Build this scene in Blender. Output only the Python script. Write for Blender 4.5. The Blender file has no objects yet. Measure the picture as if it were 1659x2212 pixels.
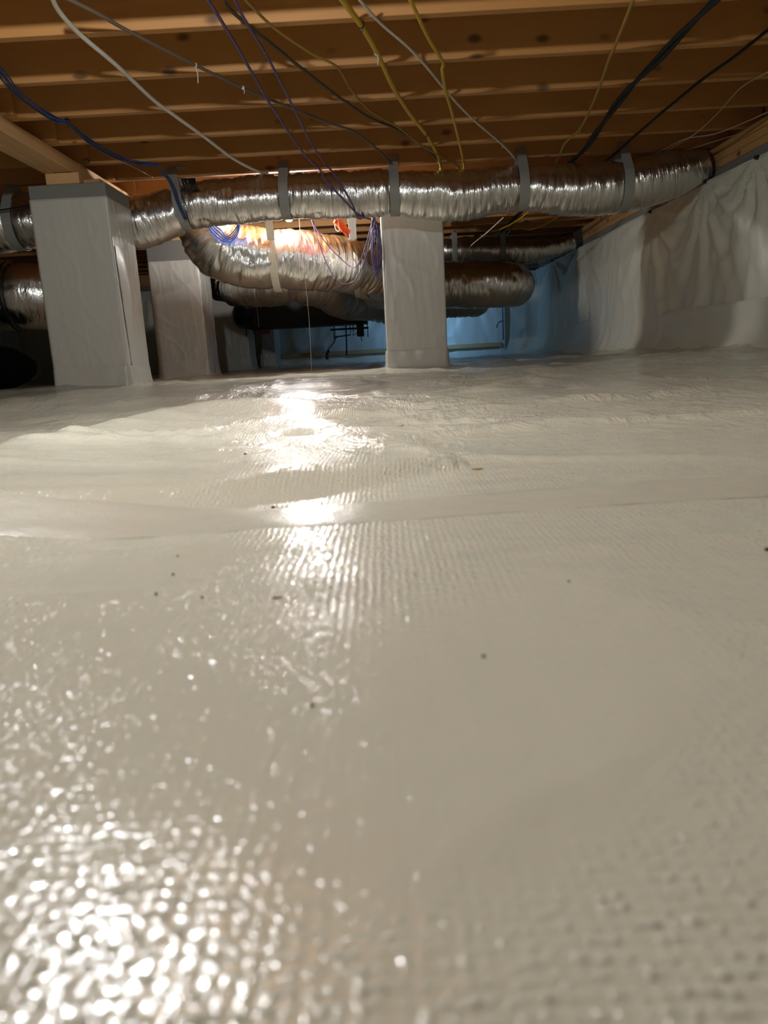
import bpy, bmesh, math, random
import numpy as np
from mathutils import Vector, Matrix, noise as mn

rnd = random.Random(7)
SC = bpy.context.scene
COL = SC.collection

# ------------------------------------------------------------------ camera
cam_data = bpy.data.cameras.new('camera')
cam = bpy.data.objects.new('camera', cam_data)
COL.objects.link(cam)
right = Vector((0.99859708, -0.00376987, -0.05281728))
up = Vector((0.0523931, 0.21483921, 0.97524308))
fwd = Vector((-0.00767069, 0.97664216, -0.21473533))
M = Matrix((right, up, -fwd)).transposed().to_4x4()
cam.matrix_world = M
cam_data.sensor_fit = 'VERTICAL'
cam_data.sensor_height = 36.0
cam_data.lens = 36.0 * 1600 / 2212
cam_data.clip_start = 0.01
cam_data.dof.use_dof = True
cam_data.dof.focus_distance = 3.6
cam_data.dof.aperture_fstop = cam_data.lens / 3.0
SC.camera = cam

# ------------------------------------------------------------------ world, view
w = bpy.data.worlds.new('world')
SC.world = w
w.use_nodes = True
w.node_tree.nodes['Background'].inputs[0].default_value = (0.30, 0.45, 0.7, 1)
w.node_tree.nodes['Background'].inputs[1].default_value = 0.3
SC.view_settings.view_transform = 'Standard'
SC.view_settings.look = 'None'
SC.view_settings.gamma = 1.0
SC.view_settings.use_curve_mapping = False
SC.view_settings.exposure = 1.0
# lamps (their meshes and light are built in bulb(), near the end)
NEAR_BULB = (-0.60, 1.25, 0.975)
FAR_BULB = (-0.585, 5.40, 0.915)
COOL_FILL = (0.62, 8.826, 0.48)  # added unseen source for the blue light on the back wall
NEAR_L, FAR_L, COOL_L = 1100.0, 830.0, 46.0
WARM = (0.93, 0.985, 1.0)
WARM_FAR = (0.98, 0.97, 0.95)
COOL = (0.24, 0.52, 1.0)


# ------------------------------------------------------------------ helpers
def lin(r, g, b):
    def f(c):
        c /= 255.0
        return c / 12.92 if c <= 0.04045 else ((c + 0.055) / 1.055) ** 2.4
    return (f(r), f(g), f(b), 1.0)


def tag(o, label=None, cat=None, group=None, kind=None):
    if label: o['label'] = label
    if cat: o['category'] = cat
    if group: o['group'] = group
    if kind: o['kind'] = kind
    return o


def empty(name, loc, label, cat, group=None, kind=None):
    o = bpy.data.objects.new(name, None)
    COL.objects.link(o)
    o.location = loc
    o.empty_display_size = 0.05
    return tag(o, label, cat, group, kind)


def mesh_obj(name, verts, faces, mat, parent=None, smooth=True, uvs=None):
    me = bpy.data.meshes.new(name)
    me.from_pydata([tuple(v) for v in verts], [], faces)
    if uvs is not None:
        lay = me.uv_layers.new(name='UVMap')
        idx = np.empty(len(me.loops), dtype=np.int32)
        me.loops.foreach_get('vertex_index', idx)
        lay.data.foreach_set('uv', np.asarray(uvs, dtype=np.float32)[idx].ravel())
    me.materials.append(mat)
    if smooth:
        me.polygons.foreach_set('use_smooth', [True] * len(me.polygons))
    me.update()
    o = bpy.data.objects.new(name, me)
    COL.objects.link(o)
    if parent is not None:
        o.parent = parent
        o.location = -Vector(root_loc(parent))
    return o


def root_loc(o):
    v = Vector((0, 0, 0))
    while o is not None:
        v += o.location
        o = o.parent
    return v


def bm_obj(name, bm, mat, parent=None, smooth=False):
    me = bpy.data.meshes.new(name)
    bm.to_mesh(me)
    bm.free()
    me.materials.append(mat)
    if smooth:
        me.polygons.foreach_set('use_smooth', [True] * len(me.polygons))
    o = bpy.data.objects.new(name, me)
    COL.objects.link(o)
    if parent is not None:
        o.parent = parent
        o.location = -root_loc(parent)
    return o


def box_bm(x0, x1, y0, y1, z0, z1, bev=0.003, seg=1, bm=None):
    bm = bm or bmesh.new()
    r = bmesh.ops.create_cube(bm, size=1.0)
    vs = r['verts']
    for v in vs:
        v.co = Vector((x0 + (v.co.x + .5) * (x1 - x0), y0 + (v.co.y + .5) * (y1 - y0), z0 + (v.co.z + .5) * (z1 - z0)))
    if bev > 0:
        es = list({e for v in vs for e in v.link_edges})
        bmesh.ops.bevel(bm, geom=es, offset=bev, segments=seg, profile=0.5, affect='EDGES')
    return bm


def box(name, x0, x1, y0, y1, z0, z1, mat, parent=None, bev=0.003, seg=1):
    return bm_obj(name, box_bm(x0, x1, y0, y1, z0, z1, bev, seg), mat, parent)


def spline(pts, n):
    """Catmull-Rom through the points, resampled to n points by length."""
    P = [np.array(p, float) for p in pts]
    P = [2 * P[0] - P[1]] + P + [2 * P[-1] - P[-2]]
    out = []
    for i in range(1, len(P) - 2):
        a, b, c, d = P[i - 1], P[i], P[i + 1], P[i + 2]
        for t in np.linspace(0, 1, 24, endpoint=False):
            out.append(0.5 * ((2 * b) + (-a + c) * t + (2 * a - 5 * b + 4 * c - d) * t * t + (-a + 3 * b - 3 * c + d) * t ** 3))
    out.append(P[-2])
    out = np.array(out)
    s = np.concatenate([[0], np.cumsum(np.linalg.norm(np.diff(out[:, :3], axis=0), axis=1))])
    q = np.linspace(0, s[-1], n)
    return np.stack([np.interp(q, s, out[:, k]) for k in range(out.shape[1])], axis=1), s[-1]


def frames(P):
    T = np.gradient(P, axis=0)
    T /= np.linalg.norm(T, axis=1)[:, None] + 1e-12
    n = np.array((0, 0, 1.0))
    N, B = [], []
    for t in T:
        n = n - t * np.dot(n, t)
        if np.linalg.norm(n) < 1e-4:
            n = np.cross(t, (1, 0, 0))
        n /= np.linalg.norm(n)
        N.append(n.copy())
        B.append(np.cross(t, n))
    return T, np.array(N), np.array(B)


def tube_data(pts, rad, n=40, seg=8, disp=None, caps=True):
    """pts may carry a 4th column = radius."""
    P, L = spline(pts, n)
    R = P[:, 3] if P.shape[1] > 3 else np.full(n, rad)
    P = P[:, :3]
    T, N, B = frames(P)
    ss = np.linspace(0, L, n)
    verts, uvs, faces = [], [], []
    for i in range(n):
        for j in range(seg):
            a = 2 * math.pi * j / seg
            r = R[i]
            if disp is not None:
                r += disp(ss[i], a, R[i])
            verts.append(P[i] + r * (math.cos(a) * N[i] + math.sin(a) * B[i]))
            uvs.append((ss[i], R[i] * (a if a < math.pi else 2 * math.pi - a)))
    for i in range(n - 1):
        for j in range(seg):
            k = (j + 1) % seg
            faces.append((i * seg + j, i * seg + k, (i + 1) * seg + k, (i + 1) * seg + j))
    if caps:
        faces.append(tuple(range(seg - 1, -1, -1)))
        faces.append(tuple((n - 1) * seg + j for j in range(seg)))
    return verts, faces, uvs


def tube(name, pts, rad, mat, parent=None, n=40, seg=8, disp=None):
    v, f, u = tube_data(pts, rad, n, seg, disp)
    return mesh_obj(name, v, f, mat, parent, True, u)


def join_tubes(name, lst, mat, parent=None):
    V, F, U = [], [], []
    for v, f, u in lst:
        o = len(V)
        V += list(v); U += list(u)
        F += [tuple(o + q for q in ff) for ff in f]
    return mesh_obj(name, V, F, mat, parent, True, U)


# ------------------------------------------------------------------ materials
class NT:
    def __init__(s, name):
        s.m = bpy.data.materials.new(name)
        s.m.use_nodes = True
        s.t = s.m.node_tree
        s.b = s.t.nodes['Principled BSDF']

    def n(s, typ, **kw):
        nd = s.t.nodes.new(typ)
        for k, v in kw.items():
            if k in nd.inputs:
                nd.inputs[k].default_value = v
            else:
                setattr(nd, k, v)
        return nd

    def l(s, a, b):
        s.t.links.new(a, b)

    def mapping(s, src, scale, rot=(0, 0, 0)):
        mp = s.n('ShaderNodeMapping')
        mp.inputs['Scale'].default_value = scale
        mp.inputs['Rotation'].default_value = rot
        s.l(src, mp.inputs['Vector'])
        return mp.outputs[0]

    def ramp(s, src, stops):
        r = s.n('ShaderNodeValToRGB')
        e = r.color_ramp.elements
        e[0].position, e[0].color = stops[0]
        e[1].position, e[1].color = stops[-1]
        for p, c in stops[1:-1]:
            q = e.new(p); q.color = c
        s.l(src, r.inputs[0])
        return r.outputs[0]

    def mix(s, fac, a, b, blend='MIX'):
        m = s.n('ShaderNodeMix', data_type='RGBA', blend_type=blend)
        for sock, v in ((m.inputs[0], fac), (m.inputs[6], a), (m.inputs[7], b)):
            if hasattr(v, 'is_linked'):
                s.l(v, sock)
            else:
                sock.default_value = v
        return m.outputs[2]

    def math(s, op, a, b=0.0, c=None):
        m = s.n('ShaderNodeMath', operation=op)
        for i, v in enumerate((a, b) if c is None else (a, b, c)):
            if hasattr(v, 'is_linked'):
                s.l(v, m.inputs[i])
            else:
                m.inputs[i].default_value = v
        return m.outputs[0]

    def bump(s, h, strength, dist, prev=None):
        b = s.n('ShaderNodeBump', Strength=strength, Distance=dist)
        s.l(h, b.inputs['Height'])
        if prev is not None:
            s.l(prev, b.inputs['Normal'])
        return b.outputs[0]


def plain(name, col, rough=0.5, metal=0.0, spec=0.5, bump=None):
    q = NT(name)
    tc = q.n('ShaderNodeTexCoord')
    nz = q.n('ShaderNodeTexNoise', Scale=bump[0] if bump else 30.0, Detail=3.0)
    q.l(tc.outputs['Object'], nz.inputs['Vector'])
    c2 = tuple(x * 0.82 for x in col[:3]) + (1,)
    q.l(q.mix(nz.outputs[0], col, c2), q.b.inputs['Base Color'])
    q.b.inputs['Roughness'].default_value = rough
    q.b.inputs['Metallic'].default_value = metal
    q.b.inputs['Specular IOR Level'].default_value = spec
    if bump:
        q.l(q.bump(nz.outputs[0], bump[1], bump[2]), q.b.inputs['Normal'])
    return q.m


def liner_material(name, weave=True, rough=0.24, base=(205, 204, 189)):
    q = NT(name)
    tc = q.n('ShaderNodeTexCoord')
    P = tc.outputs['Object']
    n1 = q.n('ShaderNodeTexNoise', Scale=1.6, Detail=3.0)
    q.l(P, n1.inputs['Vector'])
    a = lin(*base)
    b = lin(base[0] - 14, base[1] - 14, base[2] - 15)
    q.l(q.mix(n1.outputs[0], a, b), q.b.inputs['Base Color'])
    q.b.inputs['Specular IOR Level'].default_value = 0.36
    rr = q.math('MULTIPLY_ADD', n1.outputs[0], 0.10, rough - 0.05)
    q.l(rr, q.b.inputs['Roughness'])
    # soft wrinkles
    n2 = q.n('ShaderNodeTexNoise', Scale=9.0, Detail=4.0, Roughness=0.55)
    q.l(q.mapping(P, (1, 1, 0.6)), n2.inputs['Vector'])
    nor = q.bump(n2.outputs[0], 0.30, 0.010)
    n3 = q.n('ShaderNodeTexNoise', Scale=330.0, Detail=1.0, Roughness=0.6)
    q.l(P, n3.inputs['Vector'])
    if not weave:
        nor = q.bump(n3.outputs[0], 0.30, 0.0009, nor)
    else:
        # crinkles of the crumpled sheet, in patches
        ck = q.n('ShaderNodeTexNoise', Scale=13.0, Detail=5.0, Roughness=0.62, Distortion=1.2)
        q.l(q.mapping(P, (1.0, 0.55, 1)), ck.inputs['Vector'])
        rid = q.math('ABSOLUTE', q.math('SUBTRACT', ck.outputs[0], 0.5))
        pm = q.n('ShaderNodeTexNoise', Scale=1.7, Detail=1.0)
        q.l(P, pm.inputs['Vector'])
        pms = q.ramp(pm.outputs[0], [(0.38, (0.12, 0.12, 0.12, 1)), (0.60, (1, 1, 1, 1))])
        sx = q.n('ShaderNodeSeparateXYZ')
        q.l(P, sx.inputs[0])
        mr = q.n('ShaderNodeMapRange', interpolation_type='SMOOTHSTEP')
        mr.inputs['From Min'].default_value = 0.70
        mr.inputs['From Max'].default_value = 1.5
        mr.inputs['To Min'].default_value = 0.05
        q.l(sx.outputs['Y'], mr.inputs['Value'])
        nor = q.bump(q.math('MULTIPLY', q.math('MULTIPLY', rid, pms), mr.outputs[0]), 0.6, 0.040, nor)
        # reinforcing scrim pressed into the film: a fine grid of pimples
        n4 = q.n('ShaderNodeTexNoise', Scale=4.0, Detail=2.0)
        q.l(P, n4.inputs['Vector'])
        wx = q.n('ShaderNodeTexWave', wave_type='BANDS', bands_direction='X', Scale=58.0, Distortion=2.2, Detail=1.0)
        wx.inputs['Detail Scale'].default_value = 0.6
        q.l(P, wx.inputs['Vector'])
        wy = q.n('ShaderNodeTexWave', wave_type='BANDS', bands_direction='Y', Scale=58.0, Distortion=2.2, Detail=1.0)
        wy.inputs['Detail Scale'].default_value = 0.6
        q.l(P, wy.inputs['Vector'])
        amp = q.math('MULTIPLY', q.math('POWER', q.math('MAXIMUM', q.math('MULTIPLY_ADD', n3.outputs[0], 2.2, -0.66), 0.0), 3.0), 1.1)
        amp = q.math('ADD', amp, 0.14)
        msk = q.ramp(n4.outputs[0], [(0.36, (0.15, 0.15, 0.15, 1)), (0.62, (1, 1, 1, 1))])
        sm = q.math('ADD', wx.outputs['Fac'], wy.outputs['Fac'])
        sm = q.math('MULTIPLY', q.math('MULTIPLY', sm, amp), msk)
        nor = q.bump(sm, 0.7, 0.0012, nor)
        # long faint creases along the roll
        wl = q.n('ShaderNodeTexNoise', Scale=1.0, Detail=4.0, Roughness=0.6)
        q.l(q.mapping(P, (46, 1.1, 1), (0, 0, 0.12)), wl.inputs['Vector'])
        nor = q.bump(wl.outputs[0], 0.25, 0.0022, nor)
    q.l(nor, q.b.inputs['Normal'])
    return q.m


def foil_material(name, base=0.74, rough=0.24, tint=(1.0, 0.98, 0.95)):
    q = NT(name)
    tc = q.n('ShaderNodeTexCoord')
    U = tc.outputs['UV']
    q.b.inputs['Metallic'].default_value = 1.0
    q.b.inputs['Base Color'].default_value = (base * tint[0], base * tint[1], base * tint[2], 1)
    n1 = q.n('ShaderNodeTexNoise', Scale=1.0, Detail=4.0, Roughness=0.6, Distortion=0.6)
    q.l(q.mapping(U, (55, 6.0, 1)), n1.inputs['Vector'])
    n2 = q.n('ShaderNodeTexNoise', Scale=1.0, Detail=3.0, Roughness=0.6)
    q.l(q.mapping(U, (14, 9, 1)), n2.inputs['Vector'])
    q.l(q.math('MULTIPLY_ADD', n2.outputs[0], 0.16, rough - 0.08), q.b.inputs['Roughness'])
    nor = q.bump(n1.outputs[0], 0.7, 0.012)
    nor = q.bump(n2.outputs[0], 0.30, 0.008, nor)
    q.l(nor, q.b.inputs['Normal'])
    return q.m


def wood_material(name, c1, c2, knots=True, axis='X', rough=0.6):
    q = NT(name)
    tc = q.n('ShaderNodeTexCoord')
    oi = q.n('ShaderNodeObjectInfo')
    off = q.n('ShaderNodeVectorMath', operation='SCALE')
    q.l(oi.outputs['Random'], off.inputs['Scale'])
    off.inputs[0].default_value = (37.0, 53.0, 71.0)
    ad = q.n('ShaderNodeVectorMath', operation='ADD')
    q.l(tc.outputs['Object'], ad.inputs[0]); q.l(off.outputs[0], ad.inputs[1])
    P = ad.outputs[0]
    st = {'X': (0.9, 14, 14), 'Y': (14, 0.9, 14)}[axis]
    g = q.n('ShaderNodeTexNoise', Scale=2.2, Detail=6.0, Roughness=0.68, Distortion=1.4)
    q.l(q.mapping(P, st), g.inputs['Vector'])
    col = q.mix(g.outputs[0], c1, c2)
    big = q.n('ShaderNodeTexNoise', Scale=1.2, Detail=1.0)
    q.l(P, big.inputs['Vector'])
    col = q.mix(q.math('MULTIPLY', big.outputs[0], 0.5), col, tuple(0.72 * x for x in c2[:3]) + (1,))
    if knots:
        v = q.n('ShaderNodeTexVoronoi', Scale=1.0, Randomness=1.0)
        ks = {'X': (4.2, 5.0, 7.5), 'Y': (5.0, 4.2, 7.5)}[axis]
        q.l(q.mapping(P, ks), v.inputs['Vector'])
        k = q.ramp(v.outputs['Distance'], [(0.07, (1, 1, 1, 1)), (0.16, (0, 0, 0, 1))])
        col = q.mix(q.math('MULTIPLY', k, 0.8), col, lin(62, 34, 16))
    q.l(col, q.b.inputs['Base Color'])
    q.b.inputs['Roughness'].default_value = rough
    q.l(q.bump(g.outputs[0], 0.2, 0.002), q.b.inputs['Normal'])
    return q.m


def emit_material(name, col, strength):
    q = NT(name)
    q.b.inputs['Base Color'].default_value = (0.9, 0.9, 0.9, 1)
    q.b.inputs['Emission Color'].default_value = tuple(col) + (1,)
    q.b.inputs['Emission Strength'].default_value = strength
    return q.m


M_FLOOR = liner_material('floor_liner', rough=0.15)
M_WALL = liner_material('wall_liner', weave=False, rough=0.42)
M_WRAP = liner_material('pillar_wrap', weave=False, rough=0.30, base=(194, 192, 184))
M_TAPE = liner_material('white_tape', weave=False, rough=0.27, base=(194, 192, 178))
M_FOIL = foil_material('silver_foil')
M_FOILB = foil_material('silver_foil_dull', 0.62, 0.30)
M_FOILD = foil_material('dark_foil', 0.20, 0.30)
M_JOIST = wood_material('joist_wood', lin(188, 136, 74), lin(166, 112, 56))
M_BEAM = wood_material('beam_wood', lin(214, 172, 122), lin(192, 146, 96), axis='Y', knots=False)
M_SILL = wood_material('sill_wood', lin(196, 152, 98), lin(170, 122, 70), axis='Y')
M_BOARD = wood_material('board_wood', lin(196, 170, 120), lin(176, 146, 96), knots=False)
M_OSB = plain('sheathing', lin(190, 140, 86), 0.7, bump=(40, 0.3, 0.003))
M_BLOCK = plain('concrete_block', lin(128, 126, 120), 0.9, spec=0.2, bump=(120, 0.6, 0.003))
M_CONC = plain('concrete', lin(122, 120, 114), 0.9, spec=0.2, bump=(60, 0.5, 0.004))
M_STRAP = plain('grey_strap', lin(150, 148, 142), 0.55, bump=(200, 0.3, 0.001))
M_CREAM = plain('cream_strap', lin(222, 214, 196), 0.55)
M_BLACKTAPE = plain('black_tape', lin(22, 22, 24), 0.45)
M_BLACK = plain('black_enamel', lin(24, 26, 28), 0.55)
M_BAG = plain('black_plastic', lin(10, 10, 11), 0.9, spec=0.05, bump=(16, 0.2, 0.01))
M_ROD = plain('dark_steel', lin(50, 50, 50), 0.45, 0.7)
M_PIN = plain('black_plastic_pin', lin(18, 18, 18), 0.4)
M_WHITEC = plain('white_cable', lin(214, 206, 194), 0.45)
M_GREYC = plain('grey_brown_cable', lin(96, 82, 66), 0.6)
M_BROWNC = plain('brown_cable', lin(74, 58, 34), 0.6)
M_PURPLE = plain('purple_cable', lin(92, 72, 118), 0.45)
M_YELLOW = plain('yellow_cable', lin(196, 160, 36), 0.5)
M_YELLOWD = plain('dull_yellow_cable', lin(150, 116, 34), 0.5)
M_BLACKC = plain('black_cable', lin(30, 30, 29), 0.6, spec=0.2)
M_BLUE = plain('blue_cable', lin(46, 62, 100), 0.5, spec=0.3)
M_BLUE2 = plain('bright_blue_cable', lin(60, 120, 220), 0.4)
M_TANC = plain('tan_cable', lin(176, 146, 104), 0.6)
M_PALEC = plain('pale_cable', lin(190, 172, 146), 0.55)
M_ORANGE = plain('orange_plastic', lin(240, 88, 20), 0.4)
M_PVC = plain('white_pvc', lin(196, 196, 192), 0.4)
M_RUST = plain('rusty_wood', lin(120, 66, 36), 0.7)
M_TIE = plain('nylon_tie', lin(196, 190, 180), 0.4)
M_DIRT = plain('dirt', lin(70, 48, 30), 0.9)
M_CHIP = plain('chip_wood', lin(206, 176, 118), 0.8)
M_SOCK = plain('lamp_socket', lin(30, 30, 30), 0.5)


# ------------------------------------------------------------------ floor
PIL1 = (-1.822, -1.407, 4.19, 4.58)
PIL2 = (-1.852, -1.437, 6.28, 6.67)
PIL3 = (-1.852, -1.437, 8.30, 8.69)
PILC = (0.040, 0.446, 5.107, 5.50)
PILH = (0.25, 0.54, 6.37, 6.66)
PILAST = (-1.44, -1.275, 9.15, 9.66)
PILLARS = [PIL1, PIL2, PIL3, PILC, PILH, PILAST]

_cr = [(-0.30, 0.55), (-0.53, 1.0), (-0.57, 1.35), (-0.60, 1.65), (-0.50, 1.98), (-0.28, 1.98), (0.05, 1.95)]
_ca = []
for _p in _cr:
    _dx, _dy = _p[0] - 0.1, _p[1] - 0.9
    _ca.append((math.atan2(_dy, _dx) % (2 * math.pi), math.hypot(_dx, _dy)))
_ca.sort()
_CA = [a for a, _ in _ca]
_CR = [r for _, r in _ca]


def sst(a, b, x):
    t = min(1, max(0, (x - a) / (b - a)))
    return t * t * (3 - 2 * t)


def fh(x, y):
    """height of the liner on the ground"""
    h = -0.150
    h += 0.012 * sst(2.4, 4.2, y) - 0.035 * sst(5.3, 6.6, y) + 0.022 * sst(8.2, 9.4, y)
    h += 0.012 * sst(0.9, 1.9, x) * sst(1.5, 4, y)
    far = sst(0.5, 2.0, y)
    h += (0.006 + 0.024 * far) * mn.noise((x * 0.9, y * 0.75, 3.1))
    h += (0.0022 + 0.009 * far) * mn.noise((x * 3.1, y * 2.6, 9.7))
    # sharp wrinkles lying mostly crosswise
    q = mn.noise((x * 1.6 + 0.6 * y, y * 4.6 - 0.5 * x, 1.3))
    h += (0.002 + 0.012 * far) * (1 - min(1, abs(q) * 5)) ** 2
    q = mn.noise((x * 2.4 - 0.7 * y, y * 7.0 + 0.9 * x, 21.3))
    h += (0.001 + 0.003 * far) * (1 - min(1, abs(q) * 4)) ** 2
    # mound left of the middle with a falling back edge
    dx, dy = x - 0.1, y - 0.9
    a = math.atan2(dy, dx) % (2 * math.pi)
    if _CA[0] <= a <= _CA[-1]:
        R = float(np.interp(a, _CA, _CR))
        d = math.hypot(dx, dy) - R
        wgt = sst(_CA[0], _CA[0] + 0.35, a) * (1 - sst(_CA[-1] - 0.5, _CA[-1], a))
        pr = math.exp(d / 0.45) if d < 0 else math.exp(-(d / 0.10) ** 2)
        h += 0.048 * wgt * pr
        h -= 0.024 * wgt * (sst(0.05, 0.3, d) * (1 - sst(0.9, 1.6, d)))
    # low ridge behind the pillars
    c = 6.75 - 0.12 * x
    h += 0.032 * math.exp(-((y - c) / 0.16) ** 2) * sst(-1.7, -1.2, x) * (1 - 0.35 * sst(0.9, 1.5, x))
    # sheet turned up against pillars
    for p in PILLARS:
        ddx = max(p[0] - x, 0, x - p[1]); ddy = max(p[2] - y, 0, y - p[3])
        dd = math.hypot(ddx, ddy)
        if dd < 0.4:
            h += 0.018 * math.exp(-dd / 0.07)
    # coved into the right wall
    h += 0.05 * sst(1.72, 1.98, x) ** 2
    # thick fold of the taped joint
    c = 0.675 + 0.015 * x
    h += 0.0012 * math.exp(-((y - c - 0.035) / 0.03) ** 2)
    return h


X0, X1, Y0, Y1 = -4.6, 2.02, -1.5, 9.72
ROOM_H = 1.063
ys = list(np.linspace(Y0, -0.06, 16)) + list(0.10 * np.exp(np.linspace(math.log(0.3), math.log(97), 330)))
us = np.linspace(-1, 1, 300)
xs = []
for u in us:
    v = 0.12 * math.sinh(u * 4.35)
    xs.append(v)
xs = np.array(xs)
xs = np.where(xs < 0, xs * (-X0 / -xs.min() if xs.min() != 0 else 1), xs * (X1 / xs.max()))
V, F = [], []
nx = len(xs)
for y in ys:
    for x in xs:
        V.append((x, y, fh(float(x), float(y))))
for i in range(len(ys) - 1):
    for j in range(nx - 1):
        a = i * nx + j
        F.append((a, a + 1, a + nx + 1, a + nx))
floor = mesh_obj('floor', V, F, M_FLOOR)
tag(floor, 'white plastic vapour barrier sheet spread over uneven ground', None, None, 'structure')


def floor_strip(name, y_of_x, width, x0, x1, lift, nxs=200, nys=7):
    V, F = [], []
    for i in range(nys):
        for j in range(nxs):
            x = x0 + (x1 - x0) * j / (nxs - 1)
            t = i / (nys - 1)
            y = y_of_x(x) + (t - .5) * width
            e = lift * (0.1 if i in (0, nys - 1) else 1.0)
            V.append((x, y, fh(x, y) + e + 0.0004 * mn.noise((x * 40, y * 60, 1))))
    for i in range(nys - 1):
        for j in range(nxs - 1):
            a = i * nxs + j
            F.append((a, a + 1, a + nxs + 1, a + nxs))
    return mesh_obj(name, V, F, M_TAPE, floor)


floor_strip('tape_strip', lambda x: 0.675 + 0.015 * x + 0.006 * math.sin(x * 3), 0.085, -1.6, 1.9, 0.0015)
# (tape follows the joint between two sheets of the ground cover)


# ------------------------------------------------------------------ walls
def liner_wall(name, origin, axis, inward, length, z0, z1, pins, nu=260, nv=60, cove=0.09, seedv=0.0, parent=None, mat=None):
    """hanging sheet: u runs along the wall from origin, folds radiate from the pins"""
    V, F = [], []
    for i in range(nv):
        tz = i / (nv - 1)
        z = z0 + (z1 - z0) * tz
        for j in range(nu):
            s = length * j / (nu - 1)
            d = 0.0
            for (ps, pz) in pins:
                dx, dz = s - ps, pz - z
                r = math.hypot(dx, dz)
                if dz > -0.05 and r < 1.4:
                    th = math.atan2(dx, dz + 0.02)
                    amp = 0.036 * min(1, r / 0.15) * math.exp(-r / 0.60)
                    d += amp * (math.sin(th * 11 + ps * 5) * 0.6 + math.sin(th * 23 + ps * 9) * 0.35)
            d += 0.020 * mn.noise((s * 1.1 + seedv, z * 1.3, 2.2 + seedv))
            d += 0.010 * mn.noise((s * 7 + z * 2.0, z * 1.6, 5.2 + seedv))
            q = mn.noise((s * 4 + seedv, z * 2.5 + s, 7.7))
            d += 0.010 * (1 - min(1, abs(q) * 5)) ** 2
            top = sst(0.0, 0.12, z1 - z)
            d *= 0.25 + 0.75 * top
            if z < 0.10:
                d += cove * ((0.10 - z) / 0.25) ** 2
            n = max(0.006, 0.045 + d)
            V.append((origin[0] + axis[0] * s + inward[0] * n, origin[1] + axis[1] * s + inward[1] * n, z))
    for i in range(nv - 1):
        for j in range(nu - 1):
            a = i * nu + j
            F.append((a, a + 1, a + nu + 1, a + nu))
    return mesh_obj(name, V, F, mat or M_WALL, parent)


# right foundation wall: concrete, hanging liner sheet, lower sheet lapped up from the ground, pins
WX = 2.0
wall_r = box('wall_right', WX + 0.03, WX + 0.23, Y0, Y1 + 0.25, -0.3, 0.930, M_CONC)
tag(wall_r, None, None, None, 'structure')
pin_y = [1.0, 2.1, 3.2, 4.09, 4.71, 5.63, 7.51, 8.75]
pin_z = [.855, .86, .86, .856, .868, .856, .872, .87]
pins = [(y - Y0, z) for y, z in zip(pin_y, pin_z)]
liner_wall('liner_sheet', (WX + 0.03, Y0), (0, 1), (-1, 0), Y1 - Y0, -0.16, 0.862, pins, nu=420, nv=70, parent=wall_r)


def lower_band(name, parent):
    V, F = [], []
    nu, nv = 320, 16
    for i in range(nv):
        for j in range(nu):
            s = Y0 + (Y1 - Y0) * j / (nu - 1)
            top = 0.150 + 0.035 * mn.noise((s * 0.9, 0, 4)) + 0.012 * math.sin(s * 2.1)
            z = -0.15 + (top + 0.15) * i / (nv - 1)
            n = 0.055 + 0.016 * mn.noise((s * 1.1, z * 1.3, 2.2)) + 0.012 * mn.noise((s * 3.3, z * 3, 8.8))
            n += 0.10 * max(0, (0.06 - z) / 0.21) ** 2
            n += 0.05 * math.exp(-((s - 3.55) / 0.55) ** 2)
            if i == nv - 1:
                n -= 0.012
            V.append((WX + 0.03 - n, s, z))
    for i in range(nv - 1):
        for j in range(nu - 1):
            a = i * nu + j
            F.append((a, a + 1, a + nu + 1, a + nu))
    return mesh_obj(name, V, F, M_WALL, parent)


lower_band('lower_liner_band', wall_r)
# narrow battened hem along the top edge of the sheet
V, F = [], []
NH = 240
for i, (n, dz) in enumerate(((0.040, -0.014), (0.050, -0.010), (0.050, 0.008), (0.036, 0.012))):
    for j in range(NH):
        s = Y0 + (Y1 - Y0) * j / (NH - 1)
        V.append((WX + 0.03 - n - 0.004 * mn.noise((s * 5, i, 3)), s, 0.858 + dz + 0.006 * mn.noise((s * 1.4, 0, 6))))
for i in range(3):
    for j in range(NH - 1):
        a = i * NH + j
        F.append((a, a + 1, a + NH + 1, a + NH))
mesh_obj('hem', V, F, M_TAPE, wall_r)
for y, z in zip(pin_y, pin_z):
    bm = bmesh.new()
    bmesh.ops.create_cone(bm, cap_ends=True, segments=10, radius1=0.013, radius2=0.008, depth=0.02,
                          matrix=Matrix.Translation((WX - 0.028, y, z)) @ Matrix.Rotation(-math.pi / 2, 4, 'Y'))
    bm_obj('fastener', bm, M_PIN, wall_r)

# sill timbers over the right wall (top at the joists)
sill = empty('trim_1', (WX + 0.03, 4, 0.93), None, None, None, 'structure')
box('sill_plate', WX + 0.03, WX + 0.17, Y0, Y1 + 0.2, 0.931, 0.972, M_SILL, sill)
box('sill_plate', WX + 0.032, WX + 0.17, Y0, Y1 + 0.2, 0.974, 1.016, M_SILL, sill)
box('sill_plate', WX + 0.03, WX + 0.17, Y0, Y1 + 0.2, 1.018, 1.062, M_SILL, sill)
box('rim_board', WX + 0.13, WX + 0.17, Y0, Y1 + 0.2, 1.063, 1.297, M_SILL, sill)

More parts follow.
